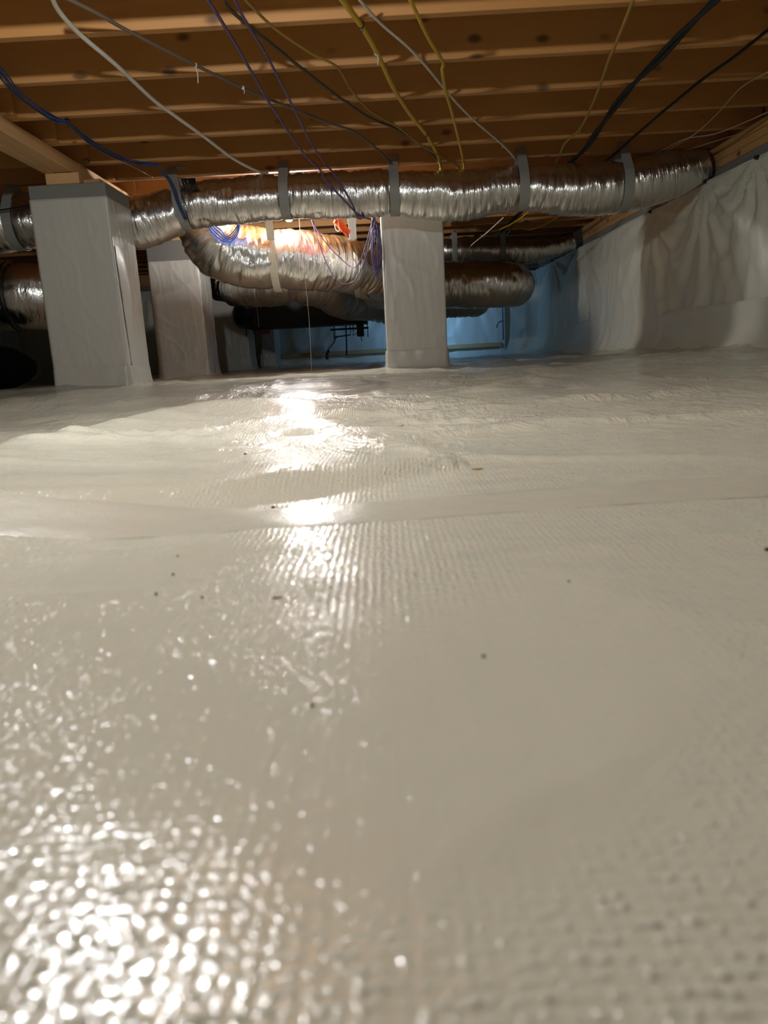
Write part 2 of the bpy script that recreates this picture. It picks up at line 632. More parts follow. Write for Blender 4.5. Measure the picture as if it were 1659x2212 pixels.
# back wall with liner
wall_b = box('wall_back', X0 - 0.2, WX + 0.23, Y1 + 0.03, Y1 + 0.23, -0.3, 0.93, M_CONC)
tag(wall_b, None, None, None, 'structure')
bp = [(s, 0.85) for s in (0.6, 1.7, 2.9, 3.9, 4.9, 5.8)]
liner_wall('liner_sheet', (X0, Y1 + 0.02), (1, 0), (0, -1), WX - X0, -0.17, 0.862, bp, nu=260, nv=40, seedv=4.4, parent=wall_b)
box('vertical_seam', 1.505, 1.575, 9.625, 9.64, -0.12, 0.86, M_PVC, wall_b, 0.002)
box('rim_board', X0 - 0.2, WX + 0.17, Y1 + 0.05, Y1 + 0.09, 0.93, 1.297, M_SILL, wall_b)
# left and rear walls, plain liner
wall_l = box('wall_left', X0 - 0.23, X0 - 0.03, Y0, Y1, -0.3, 0.93, M_CONC)
tag(wall_l, None, None, None, 'structure')
liner_wall('liner_sheet', (X0 - 0.03, Y0), (0, 1), (1, 0), Y1 - Y0, -0.17, 0.90, [(s, 0.88) for s in (1, 3, 5, 7, 9, 11)], nu=160, nv=24, seedv=8.1, parent=wall_l)
box('rim_board', X0 - 0.15, X0 - 0.11, Y0, Y1, 0.93, 1.297, M_SILL, wall_l)
wall_f = box('wall_front', X0 - 0.2, WX + 0.2, Y0 - 0.2, Y0 - 0.02, -0.3, 1.297, M_WALL)
tag(wall_f, None, None, None, 'structure')

# ------------------------------------------------------------------ ceiling: subfloor with joists
ceiling = box('ceiling', X0 - 0.2, WX + 0.23, Y0 - 0.1, Y1 + 0.2, 1.298, 1.318, M_OSB, None, 0.0)
tag(ceiling, 'wooden subfloor carried on a row of floor joists', None, None, 'structure')
JT = 0.038
jr = box_bm(-1.74, WX + 0.125, -JT, 0, 0, 0.234, 0.002)
me_r = bpy.data.meshes.new('joist'); jr.to_mesh(me_r); jr.free(); me_r.materials.append(M_JOIST)
jl = box_bm(X0 - 0.1, -1.52, -JT, 0, 0, 0.234, 0.002)
me_l = bpy.data.meshes.new('joist'); jl.to_mesh(me_l); jl.free(); me_l.materials.append(M_JOIST)
k0 = -10
for k in range(k0, 18):
    y = 2.755 + 0.406 * k
    if y > Y1 or y - 0.1 < Y0:
        continue
    for me, dy in ((me_r, 0.0), (me_l, -JT - 0.001)):
        o = bpy.data.objects.new('joist', me)
        COL.objects.link(o)
        o.parent = ceiling
        o.location = (rnd.uniform(-0.012, 0.0), y + dy, ROOM_H)

# girder on the left pillar row
beam = empty('support_beam', (-1.65, 4.4, 0.995), 'long built-up timber beam running back above the left row of wrapped pillars', 'beam')
for a, b in ((-1.729, -1.678), (-1.677, -1.622), (-1.621, -1.572)):
    box('ply', a, b, Y0, Y1, 0.996 + rnd.uniform(0, .002), 1.062, M_BEAM, beam, 0.003)


# ------------------------------------------------------------------ pillars
def pillar(p, zt, name_label, cap=None, shim=False, seedv=0.0, crease=0.006, band=True):
    x0, x1, y0, y1 = p
    cx, cy = (x0 + x1) / 2, (y0 + y1) / 2
    zb = -0.20
    root = empty('wrapped_pillar', (cx, cy, -0.15), name_label, 'pillar')
    zw = zt - (0.06 if cap else 0)
    rc = 0.012
    per = []
    ns = 40

    def side(ax, ay, bx, by, nxn, nyn):
        for t in np.linspace(0, 1, ns, endpoint=False):
            per.append((ax + (bx - ax) * t, ay + (by - ay) * t, nxn, nyn))

    corners = [(x0, y0), (x1, y0), (x1, y1), (x0, y1)]
    nrm = [(0, -1), (1, 0), (0, 1), (-1, 0)]
    for k in range(4):
        a, b = corners[k], corners[(k + 1) % 4]
        dx, dy = b[0] - a[0], b[1] - a[1]
        L = math.hypot(dx, dy)
        ux, uy = dx / L, dy / L
        side(a[0] + ux * rc, a[1] + uy * rc, b[0] - ux * rc, b[1] - uy * rc, *nrm[k])
        n2 = nrm[(k + 1) % 4]
        per.append((b[0] - ux * rc, b[1] - uy * rc, *nrm[k]))
        per.append((b[0] - ux * rc * .3 - (-n2[0]) * 0, b[1] - uy * rc * .3, (nrm[k][0] + n2[0]) * .3, (nrm[k][1] + n2[1]) * .3))
    m = len(per)
    rows = 70
    V, F, = [], []
    for i in range(rows):
        z = zb + (zw - zb) * i / (rows - 1)
        for (x, y, nx_, ny_) in per:
            q = mn.noise((x * 9 + seedv, y * 9, z * 1.5))
            d = 0.35 * crease * q
            d += 0.25 * crease * mn.noise((x * 42 + z * 4 + seedv, y * 42, z * 3.5))
            q2 = mn.noise((x * 5 + z * 3 + seedv, y * 5 - z * 2, z * 2.2 + 3))
            d += 0.55 * crease * (1 - min(1, abs(q2) * 9)) ** 2
            q3 = mn.noise((x * 16 - z * 7 + seedv, y * 16, z * 3 + 8))
            low = math.exp(-(z + 0.15) / 0.22)
            d += crease * 0.8 * low * (1 - min(1, abs(q3) * 6)) ** 2
            d += 0.016 * math.exp(-(z + 0.15) / 0.025)
            V.append((x + nx_ * d, y + ny_ * d, z))
    for i in range(rows - 1):
        for j in range(m):
            k = (j + 1) % m
            F.append((i * m + j, i * m + k, (i + 1) * m + k, (i + 1) * m + j))
    F.append(tuple((rows - 1) * m + j for j in range(m)))
    mesh_obj('plastic_wrap', V, F, M_WRAP, root)
    if band:
        zc = -0.015
        V, F = [], []
        for i in range(8):
            z = -0.16 + (zc + 0.16) * i / 7
            for (x, y, nx_, ny_) in per:
                e = 0.0075 + 0.006 * mn.noise((x * 12 + seedv, y * 12, z * 6 + 1)) + 0.018 * math.exp(-(z + 0.15) / 0.03)
                if i == 7:
                    e -= 0.004
                V.append((x + nx_ * e, y + ny_ * e, z + (0.006 * mn.noise((x * 4 + seedv, y * 4, 2)) if i == 7 else 0)))
        for i in range(7):
            for j in range(m):
                k = (j + 1) % m
                F.append((i * m + j, i * m + k, (i + 1) * m + k, (i + 1) * m + j))
        mesh_obj('base_band', V, F, M_WRAP, root)
    if cap:
        o = box('cap_block', x0 + 0.003, x1 - 0.003, y0 + 0.003, y1 - 0.003, zw - 0.02, cap, M_BLOCK, root, 0.006, 2)
    return root


r1 = pillar(PIL1, 0.928, 'nearest wrapped pillar of the left row, grey block cap showing under the beam', cap=0.938, seedv=1.7)
box('shim', -1.722, -1.545, 4.20, 4.55, 0.9385, 0.995, M_BEAM, r1, 0.003)
box('shim', -1.54, -1.45, 4.24, 4.50, 0.9385, 0.965, M_SILL, r1, 0.003)
# loose flap of sheet on the right face of the nearest pillar
V, F = [], []
for i in range(34):
    t = i / 33
    z = 0.62 - 0.74 * t
    wv = 0.03 * math.sin(min(1, t * 1.6) * math.pi) + 0.008
    for j in range(6):
        s = j / 5
        V.append((PIL1[1] + 0.004 + wv * math.sin(s * math.pi) * 0.6 + 0.004 * mn.noise((z * 9, s * 3, 1)), PIL1[2] + 0.02 + 0.17 * s + 0.05 * t * (1 - s), z))
for i in range(33):
    for j in range(5):
        a = i * 6 + j
        F.append((a, a + 1, a + 7, a + 6))
mesh_obj('loose_flap', V, F, M_WRAP, r1)
r2 = pillar(PIL2, 0.845, 'second wrapped pillar of the left row, tucked behind the big duct elbow', cap=0.938, seedv=5.2, crease=0.008)
r3 = pillar(PIL3, 0.86, 'third wrapped pillar of the left row, in shade behind the second', cap=0.938, seedv=9.2)
box('shim', -1.722, -1.56, PIL2[2] + 0.02, PIL2[3] - 0.02, 0.9385, 0.995, M_BEAM, r2, 0.003)
box('shim', -1.722, -1.56, PIL3[2] + 0.02, PIL3[3] - 0.02, 0.9385, 0.995, M_BEAM, r3, 0.003)
rc_ = pillar(PILC, 0.93, 'wrapped pillar standing alone in the middle beside the hanging purple cable coil', cap=0.99, seedv=13.1, crease=0.004)
box('shim', 0.10, 0.39, PILC[2] + 0.04, PILC[3] - 0.04, 0.9905, 1.061, M_BEAM, rc_, 0.003)
rh = pillar(PILH, 0.93, 'wrapped pillar standing directly behind the middle pillar', cap=0.99, seedv=17.4)
box('shim', 0.29, 0.50, PILH[2] + 0.04, PILH[3] - 0.04, 0.9905, 1.061, M_BEAM, rh, 0.003)
rp = pillar(PILAST, 0.86, 'narrow white wrapped pier standing against the back wall', seedv=21.0, crease=0.003, band=False)


# ------------------------------------------------------------------ ducts
def foil_disp(seedv, a1=0.006, a2=0.0035, pinch=()):
    def f(s, a, R):
        ca, sa = math.cos(a) * R, math.sin(a) * R
        q = mn.noise((s * 22 + seedv, ca * 5, sa * 5))
        d = -a1 * (1 - min(1, abs(q) * 3.2)) ** 1.5
        q = mn.noise((s * 55 + seedv + 0.6 * math.sin(a * 3), ca * 9, sa * 9 + 5))
        d += a2 * q
        d += a1 * 1.3 * mn.noise((s * 5 + seedv, ca * 7, sa * 7 + 2))
        for (ps, depth, wd) in pinch:
            d -= depth * math.exp(-((s - ps) / wd) ** 2)
        return d
    return f


def strap_ring(name, c, r, mat, parent, width=0.055, axis=(1, 0, 0), top_y=None, top_z=1.061, slant=0.0, full=False, thick=0.003, back=True):
    """flat band: from the joist down the near side, under the duct and up the far side"""
    cx, cy, cz = c
    pts = []
    if full:
        for t in np.linspace(0, 2 * math.pi, 41):
            pts.append((0.0, -math.sin(t) * r, math.cos(t) * r))
        pts = [(cx + p[0], cy + p[1], cz + p[2]) for p in pts]
    else:
        ty = cy - r * 0.62 if top_y is None else top_y
        pts.append((cx - slant, ty, top_z))
        for t in np.linspace(math.radians(62), math.radians(298 if back else 200), 31):
            pts.append((cx + slant * max(0, (cz - (cz + math.cos(t) * r)) / r) * 0.4 - slant * max(0, math.cos(t)) * 0.3, cy - math.sin(t) * r, cz + math.cos(t) * r))
        if back:
            pts.append((cx + slant * 0.2, cy + (cy - ty), top_z))
    P = np.array(pts)
    T = np.gradient(P, axis=0)
    T /= np.linalg.norm(T, axis=1)[:, None]
    A = np.array(axis, float)
    V, F = [], []
    for p, t in zip(P, T):
        n = np.cross(t, A); n /= np.linalg.norm(n)
        b = np.cross(n, t); b /= np.linalg.norm(b)
        for s, e in ((-1, 0), (1, 0), (1, 1), (-1, 1)):
            V.append(p + b * s * width / 2 + n * e * thick)
    m = len(P)
    for i in range(m - 1):
        for j in range(4):
            k = (j + 1) % 4
            F.append((i * 4 + j, i * 4 + k, (i + 1) * 4 + k, (i + 1) * 4 + j))
    F.append((0, 1, 2, 3)); F.append(((m - 1) * 4 + 3, (m - 1) * 4 + 2, (m - 1) * 4 + 1, (m - 1) * 4))
    return mesh_obj(name, V, F, mat, parent, False)


def arc_at_x(pts, x):
    P, L = spline(pts, 400)
    i = int(np.argmin(abs(P[:, 0] - x)))
    return L * i / 399, P[i]


# A: the long duct hung right under the joists, crossing the whole view
A_PTS = [(-3.6, 4.78, .80, .165), (-2.9, 4.78, .86, .160), (-2.27, 4.76, .845, .158), (-1.85, 4.75, .885, .155), (-1.45, 4.75, .815, .150), (-1.13, 4.74, .893, .134),
         (-0.85, 4.74, .910, .134), (-0.50, 4.74, .918, .130), (-0.15, 4.74, .912, .138), (0.11, 4.74, .908, .132), (0.5, 4.74, .873, .145),
         (0.88, 4.74, .895, .132), (1.22, 4.74, .862, .150), (1.50, 4.74, .872, .150), (1.75, 4.74, .912, .138), (1.93, 4.72, .955, .098), (1.985, 4.71, .972, .085)]
ductA = empty('insulated_duct', (0, 4.74, 0.9), 'long silver insulated duct strapped just under the joists across the view', 'duct')
strapA = [(-2.15, 0), (-1.135, 0.05), (-0.515, 0.0), (0.12, 0.0), (0.885, 0.0), (1.49, 0.0)]
pin_ = []
for x, s in strapA:
    al, c = arc_at_x(A_PTS, x)
    pin_.append((al, 0.014, 0.045))
tube('foil_jacket', A_PTS, 0.15, M_FOIL, ductA, n=620, seg=56, disp=foil_disp(2.0, 0.007, 0.003, pin_))
for x, s in strapA:
    al, c = arc_at_x(A_PTS, x)
    strap_ring('hanger_strap', (c[0], c[1], c[2]), c[3] - 0.004, M_STRAP, ductA, 0.056, top_y=4.742, top_z=1.118, slant=s)
# dark bunched mesh where the jacket is torn beside the left strap
v = []
for k in range(7):
    x = -1.10 + k * 0.012
    v.append(tube_data([(x, 4.60, 1.02), (x + .01 + rnd.uniform(-.01, .01), 4.585, .98), (x - .01 + .004 * k, 4.60, .955)], 0.006, 8, 5))
join_tubes('bunched_tape', v, M_BLACKTAPE, ductA)

# B: the fat duct behind, curving up at its left end
B_PTS = [(-1.16, 5.40, 1.055, .17), (-1.165, 5.40, .95, .185), (-1.145, 5.41, .83, .198), (-1.08, 5.42, .735, .207), (-0.95, 5.44, .68, .211), (-0.78, 5.48, .662, .212), (-0.6, 5.55, .652, .206), (-0.38, 5.68, .635, .203),
         (-0.15, 5.88, .605, .205), (0.0, 6.2, .575, .20), (0.02, 6.6, .55, .20), (0.2, 6.98, .54, .21), (0.62, 7.12, .54, .215), (1.0, 7.18, .535, .212), (1.25, 7.32, .53, .205), (1.36, 7.7, .55, .19), (1.38, 8.1, .6, .17)]
ductB = empty('insulated_duct', (-0.3, 5.8, 0.6), 'fat silver insulated duct with an elbow, passing behind the middle pillar', 'duct')
alB = [arc_at_x(B_PTS[4:], -0.705), arc_at_x(B_PTS[4:], -0.16)]
_, LB = spline(B_PTS, 400)
_, LB4 = spline(B_PTS[4:], 400)
pinB = [(LB - LB4 + a[0], 0.016, 0.05) for a in alB]
tube('foil_jacket', B_PTS, 0.2, M_FOIL, ductB, n=520, seg=64, disp=foil_disp(31.0, 0.010, 0.004, pinB))
c = alB[0][1]
strap_ring('cream_strap', (c[0], c[1], c[2]), c[3] + 0.010, M_CREAM, ductB, 0.052, axis=(1, 0.2, 0), top_y=5.17, slant=0.0, back=False)
c = alB[1][1]
strap_ring('hanger_strap', (c[0], c[1], c[2]), c[3] + 0.008, M_STRAP, ductB, 0.04, axis=(1, 0.5, 0), top_y=c[1] - 0.16, slant=0.02)
# crumpled foil tape joint beside the right strap
V, F = [], []
aj, cj = arc_at_x(B_PTS[4:], -0.11)
for i in range(8):
    for j in range(40):
        t = math.radians(40 + 190 * j / 39)
        q = cj[3] + 0.012 + 0.010 * mn.noise((i * 1.1, j * 0.6, 3))
        x = cj[0] + (i - 3.5) * 0.009 + 0.012 * math.sin(j * 0.5)
        V.append((x, cj[1] - math.sin(t) * q, cj[2] + math.cos(t) * q))
for i in range(7):
    for j in range(39):
        a = i * 40 + j
        F.append((a, a + 1, a + 41, a + 40))
mesh_obj('foil_tape', V, F, M_FOIL, ductB, False)

# C: lower, darker duct behind B
C_PTS = [(-1.30, 6.75, .60, .12), (-1.12, 6.62, .57, .15), (-0.9, 6.55, .575, .172), (-0.68, 6.55, .575, .165), (-0.45, 6.65, .53, .175), (-0.34, 6.95, .47, .178), (-0.2, 7.3, .45, .175), (0.1, 7.6, .45, .17), (0.63, 7.66, .44, .17), (0.93, 7.72, .43, .165), (1.0, 7.95, .44, .15), (0.95, 8.3, .46, .13)]
ductC = empty('insulated_duct', (-0.5, 6.6, 0.5), 'dark sagging insulated duct seen below and behind the fat silver one', 'duct')
tube('foil_jacket', C_PTS, 0.17, M_FOILB, ductC, n=360, seg=44, disp=foil_disp(57.0, 0.008, 0.004, [(0.64, 0.025, 0.03), (1.22, 0.02, 0.03), (2.1, .02, .03)]))
C2 = [(-1.42, 7.0, .62, .12), (-1.30, 6.85, .58, .13), (-1.13, 6.68, .55, .15), (-1.02, 6.62, .54, .145)]
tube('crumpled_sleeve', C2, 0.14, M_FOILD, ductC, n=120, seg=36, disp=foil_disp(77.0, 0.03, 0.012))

# D: duct under the joists beyond, right of the middle pillar
D_PTS = [(-0.2, 7.72, .90, .13), (0.4, 7.70, .90, .125), (0.68, 7.65, .905, .115), (0.95, 7.62, .895, .125), (1.22, 7.6, .87, .125), (1.5, 7.6, .865, .12), (1.75, 7.62, .89, .10), (1.93, 7.64, .93, .08)]
ductD = empty('insulated_duct', (1, 7.6, 0.9), 'thin dim duct under the joists right of the middle pillar', 'duct')
alD = [arc_at_x(D_PTS, x) for x in (0.76, 1.22)]
tube('foil_jacket', D_PTS, 0.12, M_FOILB, ductD, n=300, seg=40, disp=foil_disp(91.0, 0.008, 0.004, [(a[0], 0.012, 0.04) for a in alD]))
for a, c in alD:
    strap_ring('hanger_strap', (c[0], c[1], c[2]), c[3] - 0.003, M_STRAP, ductD, 0.05, top_y=c[1] - 0.08)

# E: low duct at the left, beyond the nearest pillar
E_PTS = [(-4.0, 6.3, .56, .21), (-3.2, 5.72, .52, .222), (-2.72, 5.36, .49, .225), (-2.43, 5.22, .478, .224), (-2.22, 5.34, .462, .218), (-2.12, 5.68, .45, .21), (-2.3, 6.3, .45, .2), (-2.9, 6.9, .5, .19)]
ductE = empty('insulated_duct', (-2.4, 5.3, 0.48), 'bulging low duct with a black band, left of the nearest pillar', 'duct')
aE = arc_at_x(E_PTS[:5], -2.45)
tube('foil_jacket', E_PTS, 0.22, M_FOIL, ductE, n=300, seg=52, disp=foil_disp(113.0, 0.007, 0.004, [(aE[0], 0.012, 0.03)]))
c = aE[1]
strap_ring('black_band', (c[0], c[1], c[2]), c[3] + 0.006, M_BLACKTAPE, ductE, 0.022, axis=(0.92, -0.36, 0), full=True)

# ------------------------------------------------------------------ black air handler hung at the back
ah = empty('air_handler', (-0.7, 8.3, 0.28), 'black air handler box hung below the ducts near the back wall', 'air handler')
box('cabinet', -1.27, -0.13, 8.0, 8.55, 0.275, 0.62, M_BLACK, ah, 0.008, 2)
box('end_flange', -1.325, -1.275, 7.99, 8.56, 0.265, 0.63, M_ROD, ah, 0.004)
box('panel_edge', -1.36, -1.335, 8.0, 8.55, 0.27, 0.62, M_BLACK, ah, 0.004)
box('corner_strip', -1.272, -1.262, 7.992, 7.9995, 0.29, 0.60, M_PVC, ah, 0.001)
tube('round_collar', [(-1.345, 8.22, .45), (-1.42, 8.22, .45), (-1.47, 8.24, .46)], 0.165, plain('blue_black', lin(40, 60, 84), 0.25, 0.6), ah, n=24, seg=32, disp=foil_disp(3.3, .006, .003))
box('wood_block', -1.33, -1.16, 7.98, 8.10, 0.225, 0.262, M_RUST, ah, 0.004)
box('strut_rail', -0.52, -0.12, 7.96, 8.00, 0.215, 0.235, M_ROD, ah, 0.002)
box('bracket', -0.245, -0.17, 7.97, 8.05, 0.14, 0.274, M_BLACK, ah, 0.01, 2)
for x, zb, y in ((-1.395, 0.20, 7.95), (-0.20, 0.09, 7.94), (-0.13, 0.13, 7.95), (-0.31, 0.18, 7.97), (-0.28, 0.19, 7.97)):
    tube('threaded_rod', [(x, y, zb), (x, y, 0.5), (x, y, 1.06)], 0.005, M_ROD, ah, n=6, seg=6)
G_PTS = [(-0.075, 8.25, .42, .11), (-0.02, 8.22, .40, .125), (0.12, 8.2, .38, .13), (0.35, 8.1, .42, .13), (0.6, 8.0, .5, .12)]
ductG = empty('insulated_duct', (0.1, 8.2, 0.4), 'crinkled silver duct stub joined to the right end of the black box', 'duct')
tube('foil_jacket', G_PTS, 0.12, M_FOIL, ductG, n=160, seg=40, disp=foil_disp(131.0, 0.016, 0.008))

# ------------------------------------------------------------------ things on and before the back wall
bd = empty('wall_board', (0, 9.6, -0.02), 'long pale board lying along the foot of the back wall', 'board')
box('board', -1.27, 1.52, 9.585, 9.625, -0.045, 0.005, M_BOARD, bd, 0.003)
pv = empty('drain_pipe', (-0.56, 9.4, 0.2), 'white plastic drain pipe coming down with an elbow under the black box', 'pipe')
tube('pipe', [(-0.555, 9.4, 1.0), (-0.555, 9.4, .6), (-0.555, 9.4, .19)], 0.022, M_PVC, pv, n=12, seg=14)
tube('coupling', [(-0.555, 9.4, .20), (-0.555, 9.4, .185), (-0.555, 9.4, .165)], 0.027, M_PVC, pv, n=8, seg=14)
tube('elbow', [(-0.555, 9.4, .17), (-0.56, 9.4, .12), (-0.60, 9.4, .07), (-0.65, 9.4, .02)], 0.022, M_PVC, pv, n=16, seg=14)
tube('pipe_end', [(-0.65, 9.4, .022), (-0.675, 9.4, -.03), (-0.68, 9.4, -.09)], 0.016, M_BLACKTAPE, pv, n=8, seg=10)
rd = empty('pipe_stand', (-0.42, 9.35, 0.1), 'thin black rod with a short cross arm hanging beside the drain pipe', 'rod')
tube('rod', [(-0.415, 9.35, .75), (-0.418, 9.35, .2), (-0.43, 9.35, -.055)], 0.009, M_ROD, rd, n=10, seg=8)
tube('arm', [(-0.56, 9.35, .175), (-0.42, 9.35, .185), (-0.36, 9.35, .195)], 0.008, M_ROD, rd, n=8, seg=8)
tube('valve', [(-0.34, 9.35, .19), (-0.30, 9.35, .20), (-0.22, 9.35, .21)], 0.015, M_PVC, rd, n=8, seg=10)
gw = empty('hanging_wire', (1.53, 9.45, 0.2), 'thin dark green wire hanging beside the pale vertical strip on the back wall', 'wire')
tube('strand', [(1.50, 9.45, 1.0), (1.52, 9.45, .45), (1.525, 9.45, .03)], 0.007, plain('green_wire', lin(20, 60, 50), 0.5), gw, n=12, seg=6)
tube('hook', [(1.52, 9.45, .26), (1.48, 9.45, .25), (1.45, 9.45, .21), (1.445, 9.45, .18)], 0.006, M_ROD, gw, n=12, seg=6)

# black rounded lump at the left edge
bm = bmesh.new()
bmesh.ops.create_icosphere(bm, subdivisions=4, radius=1.0)
for v in bm.verts:
    n = mn.noise((v.co.x * 1.6, v.co.y * 1.6, v.co.z * 1.6)) * 0.08
    c = v.co * (1 + n)
    zf = c.z if c.z > 0 else c.z * 0.9
    v.co = Vector((-2.675 + c.x * 0.42, 4.95 + c.y * 0.28, 0.0 + zf * 0.165))
bag = bm_obj('plastic_bag', bm, M_BAG, None, True)
tag(bag, 'black rounded bulky bag on the ground left of the nearest pillar', 'bag')

# ------------------------------------------------------------------ cables
CABLES = {
    'white_cable': [(-0.895, 2.401, 1.053), (-0.922, 2.516, 1.053), (-0.928, 2.69, 1.053), (-0.904, 2.967, 1.053), (-0.886, 3.351, 1.053), (-0.858, 3.56, 1.053), (-0.807, 3.912, 1.053), (-0.754, 4.325, 1.053), (-0.688, 4.603, 1.053), (-0.625, 4.77, 1.053)],
    'grey_cable': [(-0.888, 2.422, 1.056), (-0.817, 2.574, 1.056), (-0.784, 2.666, 1.056), (-0.723, 2.812, 1.056), (-0.631, 3.016, 1.056), (-0.481, 3.331, 1.056), (-0.388, 3.488, 1.056), (-0.211, 3.786, 1.056), (-0.088, 3.968, 1.056), (-0.0, 4.214, 1.056), (0.101, 4.599, 1.056)],
    'purple_a': [(-0.463, 2.442, 1.042), (-0.448, 2.701, 1.042), (-0.433, 3.052, 1.042), (-0.414, 3.518, 1.042), (-0.36, 4.267, 1.042), (-0.295, 4.886, 1.042)],
    'purple_b': [(-0.382, 2.437, 1.036), (-0.375, 2.626, 1.036), (-0.354, 2.871, 1.036), (-0.34, 3.12, 1.036), (-0.32, 3.579, 1.036), (-0.3, 4.074, 1.036), (-0.257, 4.55, 1.036)],
    'brown_cable': [(-0.419, 2.497, 1.056), (-0.416, 2.583, 1.056), (-0.365, 2.751, 1.056), (-0.286, 2.99, 1.056), (-0.206, 3.23, 1.056), (-0.11, 3.497, 1.056), (0.006, 3.78, 1.056), (0.141, 3.993, 1.056), (0.317, 4.425, 1.056), (0.385, 4.645, 1.056)],
    'yellow_thin': [(-0.364, 2.456, 1.043), (-0.307, 2.67, 1.043), (-0.256, 2.805, 1.043), (-0.183, 2.958, 1.043), (-0.11, 3.081, 1.043), (-0.065, 3.344, 1.043), (0.008, 3.63, 1.043), (0.138, 3.903, 1.043), (0.298, 4.318, 1.043), (0.517, 4.761, 1.043)],
    'yellow_thick': [(-0.076, 2.513, 1.052), (-0.01, 2.751, 1.052), (0.042, 2.995, 1.052), (0.108, 3.373, 1.052), (0.188, 3.727, 1.052), (0.284, 4.085, 1.052), (0.375, 4.519, 1.052), (0.42, 4.825, 1.052)],
    'white_thin': [(-0.025, 2.53, 1.056), (0.052, 2.746, 1.056), (0.189, 3.051, 1.056), (0.377, 3.58, 1.056), (0.526, 3.951, 1.056), (0.72, 4.386, 1.056), (0.886, 4.814, 1.056)],
    'yellow_kink': [(0.135, 2.515, 1.042), (0.179, 2.697, 1.042), (0.229, 2.89, 1.042), (0.29, 3.092, 1.042), (0.292, 3.164, 1.042), (0.325, 3.405, 1.042), (0.377, 3.693, 1.042), (0.457, 4.166, 1.042), (0.556, 4.788, 1.042)],
    'yellow_right': [(0.86, 2.618, 1.054), (0.925, 3.042, 1.054), (0.947, 3.203, 1.054), (1.012, 3.588, 1.054), (1.082, 4.126, 1.054), (1.073, 4.43, 1.054), (1.125, 4.88, 1.054)],
    'black_bundle': [(1.138, 2.641, 1.043), (1.132, 2.919, 1.043), (1.136, 3.199, 1.043), (1.131, 3.485, 1.043), (1.159, 3.945, 1.043), (1.209, 4.511, 1.043), (1.208, 4.851, 1.043)],
    'black_thin': [(1.464, 2.9, 1.055), (1.458, 3.234, 1.055), (1.438, 3.487, 1.055), (1.432, 3.893, 1.055), (1.436, 4.37, 1.055), (1.444, 4.766, 1.055)],
    'pale_a': [(1.693, 3.449, 1.056), (1.67, 3.644, 1.056), (1.734, 4.023, 1.056), (1.774, 4.397, 1.056), (1.755, 4.68, 1.056), (1.743, 4.948, 1.056)],
    'pale_b': [(2.018, 3.951, 1.056), (1.954, 4.243, 1.056), (1.884, 4.419, 1.056), (1.758, 4.485, 1.056), (1.708, 4.774, 1.056), (1.64, 4.983, 1.056)],
    'tan_b': [(2.047, 4.006, 1.056), (2.062, 4.365, 1.056), (1.986, 4.531, 1.056), (1.866, 4.755, 1.056), (1.734, 5.004, 1.056)],
    'tan_c': [(2.083, 4.07, 1.03), (2.074, 4.494, 1.03), (2.103, 4.917, 1.03)],
    'blue': [(-1.295, 2.841, 1.045), (-1.306, 2.926, 1.045), (-1.346, 3.111, 1.045), (-1.357, 3.33, 1.045), (-1.349, 3.487, 1.045), (-1.32, 3.539, 1.045), (-1.336, 3.814, 1.045), (-1.311, 4.12, 1.045), (-1.243, 4.28, 1.045), (-1.163, 4.329, 1.045)],
    'tan_short': [(-1.347, 4.263, 1.058), (-1.32, 4.445, 1.058), (-1.291, 4.691, 1.058)],
}


def ext(key, dy=2.6, dz=0.0, dx=0.0):
    p = CABLES[key]
    a = p[-1]
    return p + [(a[0] + dx * 0.4, a[1] + dy * 0.4, a[2]), (a[0] + dx, a[1] + dy, a[2] + dz)]


def cable(name, label, pts, r, mat, n=90, wob=0.0, cat='cable', group=None):
    pts = [(p[0], p[1], p[2] + (wob * mn.noise((p[0] * 3, p[1] * 3, r * 900)) if wob else 0)) for p in pts]
    o = tube(name, pts, r, mat, None, n, 8)
    # origin at the first point
    return tag(o, label, cat, group)


def tie(parent, p, r, mat=M_TIE, tail=0.05):
    bm = bmesh.new()
    v = tube_data([(p[0], p[1] - 0.004, p[2]), (p[0], p[1], p[2]), (p[0], p[1] + 0.004, p[2])], r, 4, 10)
    t = tube_data([(p[0], p[1], p[2] - r * 0.6), (p[0] + 0.005, p[1], p[2] - tail * .5), (p[0] + 0.002, p[1] + 0.004, p[2] - tail)], 0.0018, 6, 5)
    bm.free()
    return join_tubes('cable_tie', [v, t], mat, parent)


o = cable('electric_cable', 'thick white cable running back under the joists, left of the two purple ones', ext('white_cable', 0.12), 0.0078, M_WHITEC)
o = cable('electric_cable', 'dull grey-brown cable crossing diagonally behind the white and purple cables', ext('grey_cable', 0.04, 0, 0.01), 0.0062, M_GREYC)
tie(o, (-0.628, 3.02, 1.056), 0.007, M_TIE, 0.06)
tie(o, (-0.50, 3.28, 1.054), 0.007, M_TIE, 0.02)
PA = CABLES['purple_a'] [:-1] + [(-0.285, 4.52, 1.0), (-0.276, 4.575, .975), (-0.152, 4.562, .831), (-0.089, 4.62, .775), (-0.024, 4.93, .797)]
PB = CABLES['purple_b'][:-1] + [(-0.258, 4.56, 1.041), (-0.221, 4.562, .997), (-0.125, 4.556, .829), (-0.098, 4.68, .768), (-0.05, 4.95, .815)]
cable('network_cable', 'purple cable, left one of two that drop to the hanging coil', PA, 0.0056, M_PURPLE, 120)
cable('network_cable', 'purple cable, right one of two that drop to the hanging coil', PB, 0.0052, M_PURPLE, 120)
cable('electric_cable', 'dark brown cable slanting right beside the right purple cable', ext('brown_cable', 0.06, 0, 0.01), 0.0062, M_BROWNC)
cable('electric_cable', 'thin dull yellow cable bending at the second joist, right of the purple pair', ext('yellow_thin', 0.06, 0, 0.0), 0.0046, M_YELLOWD)
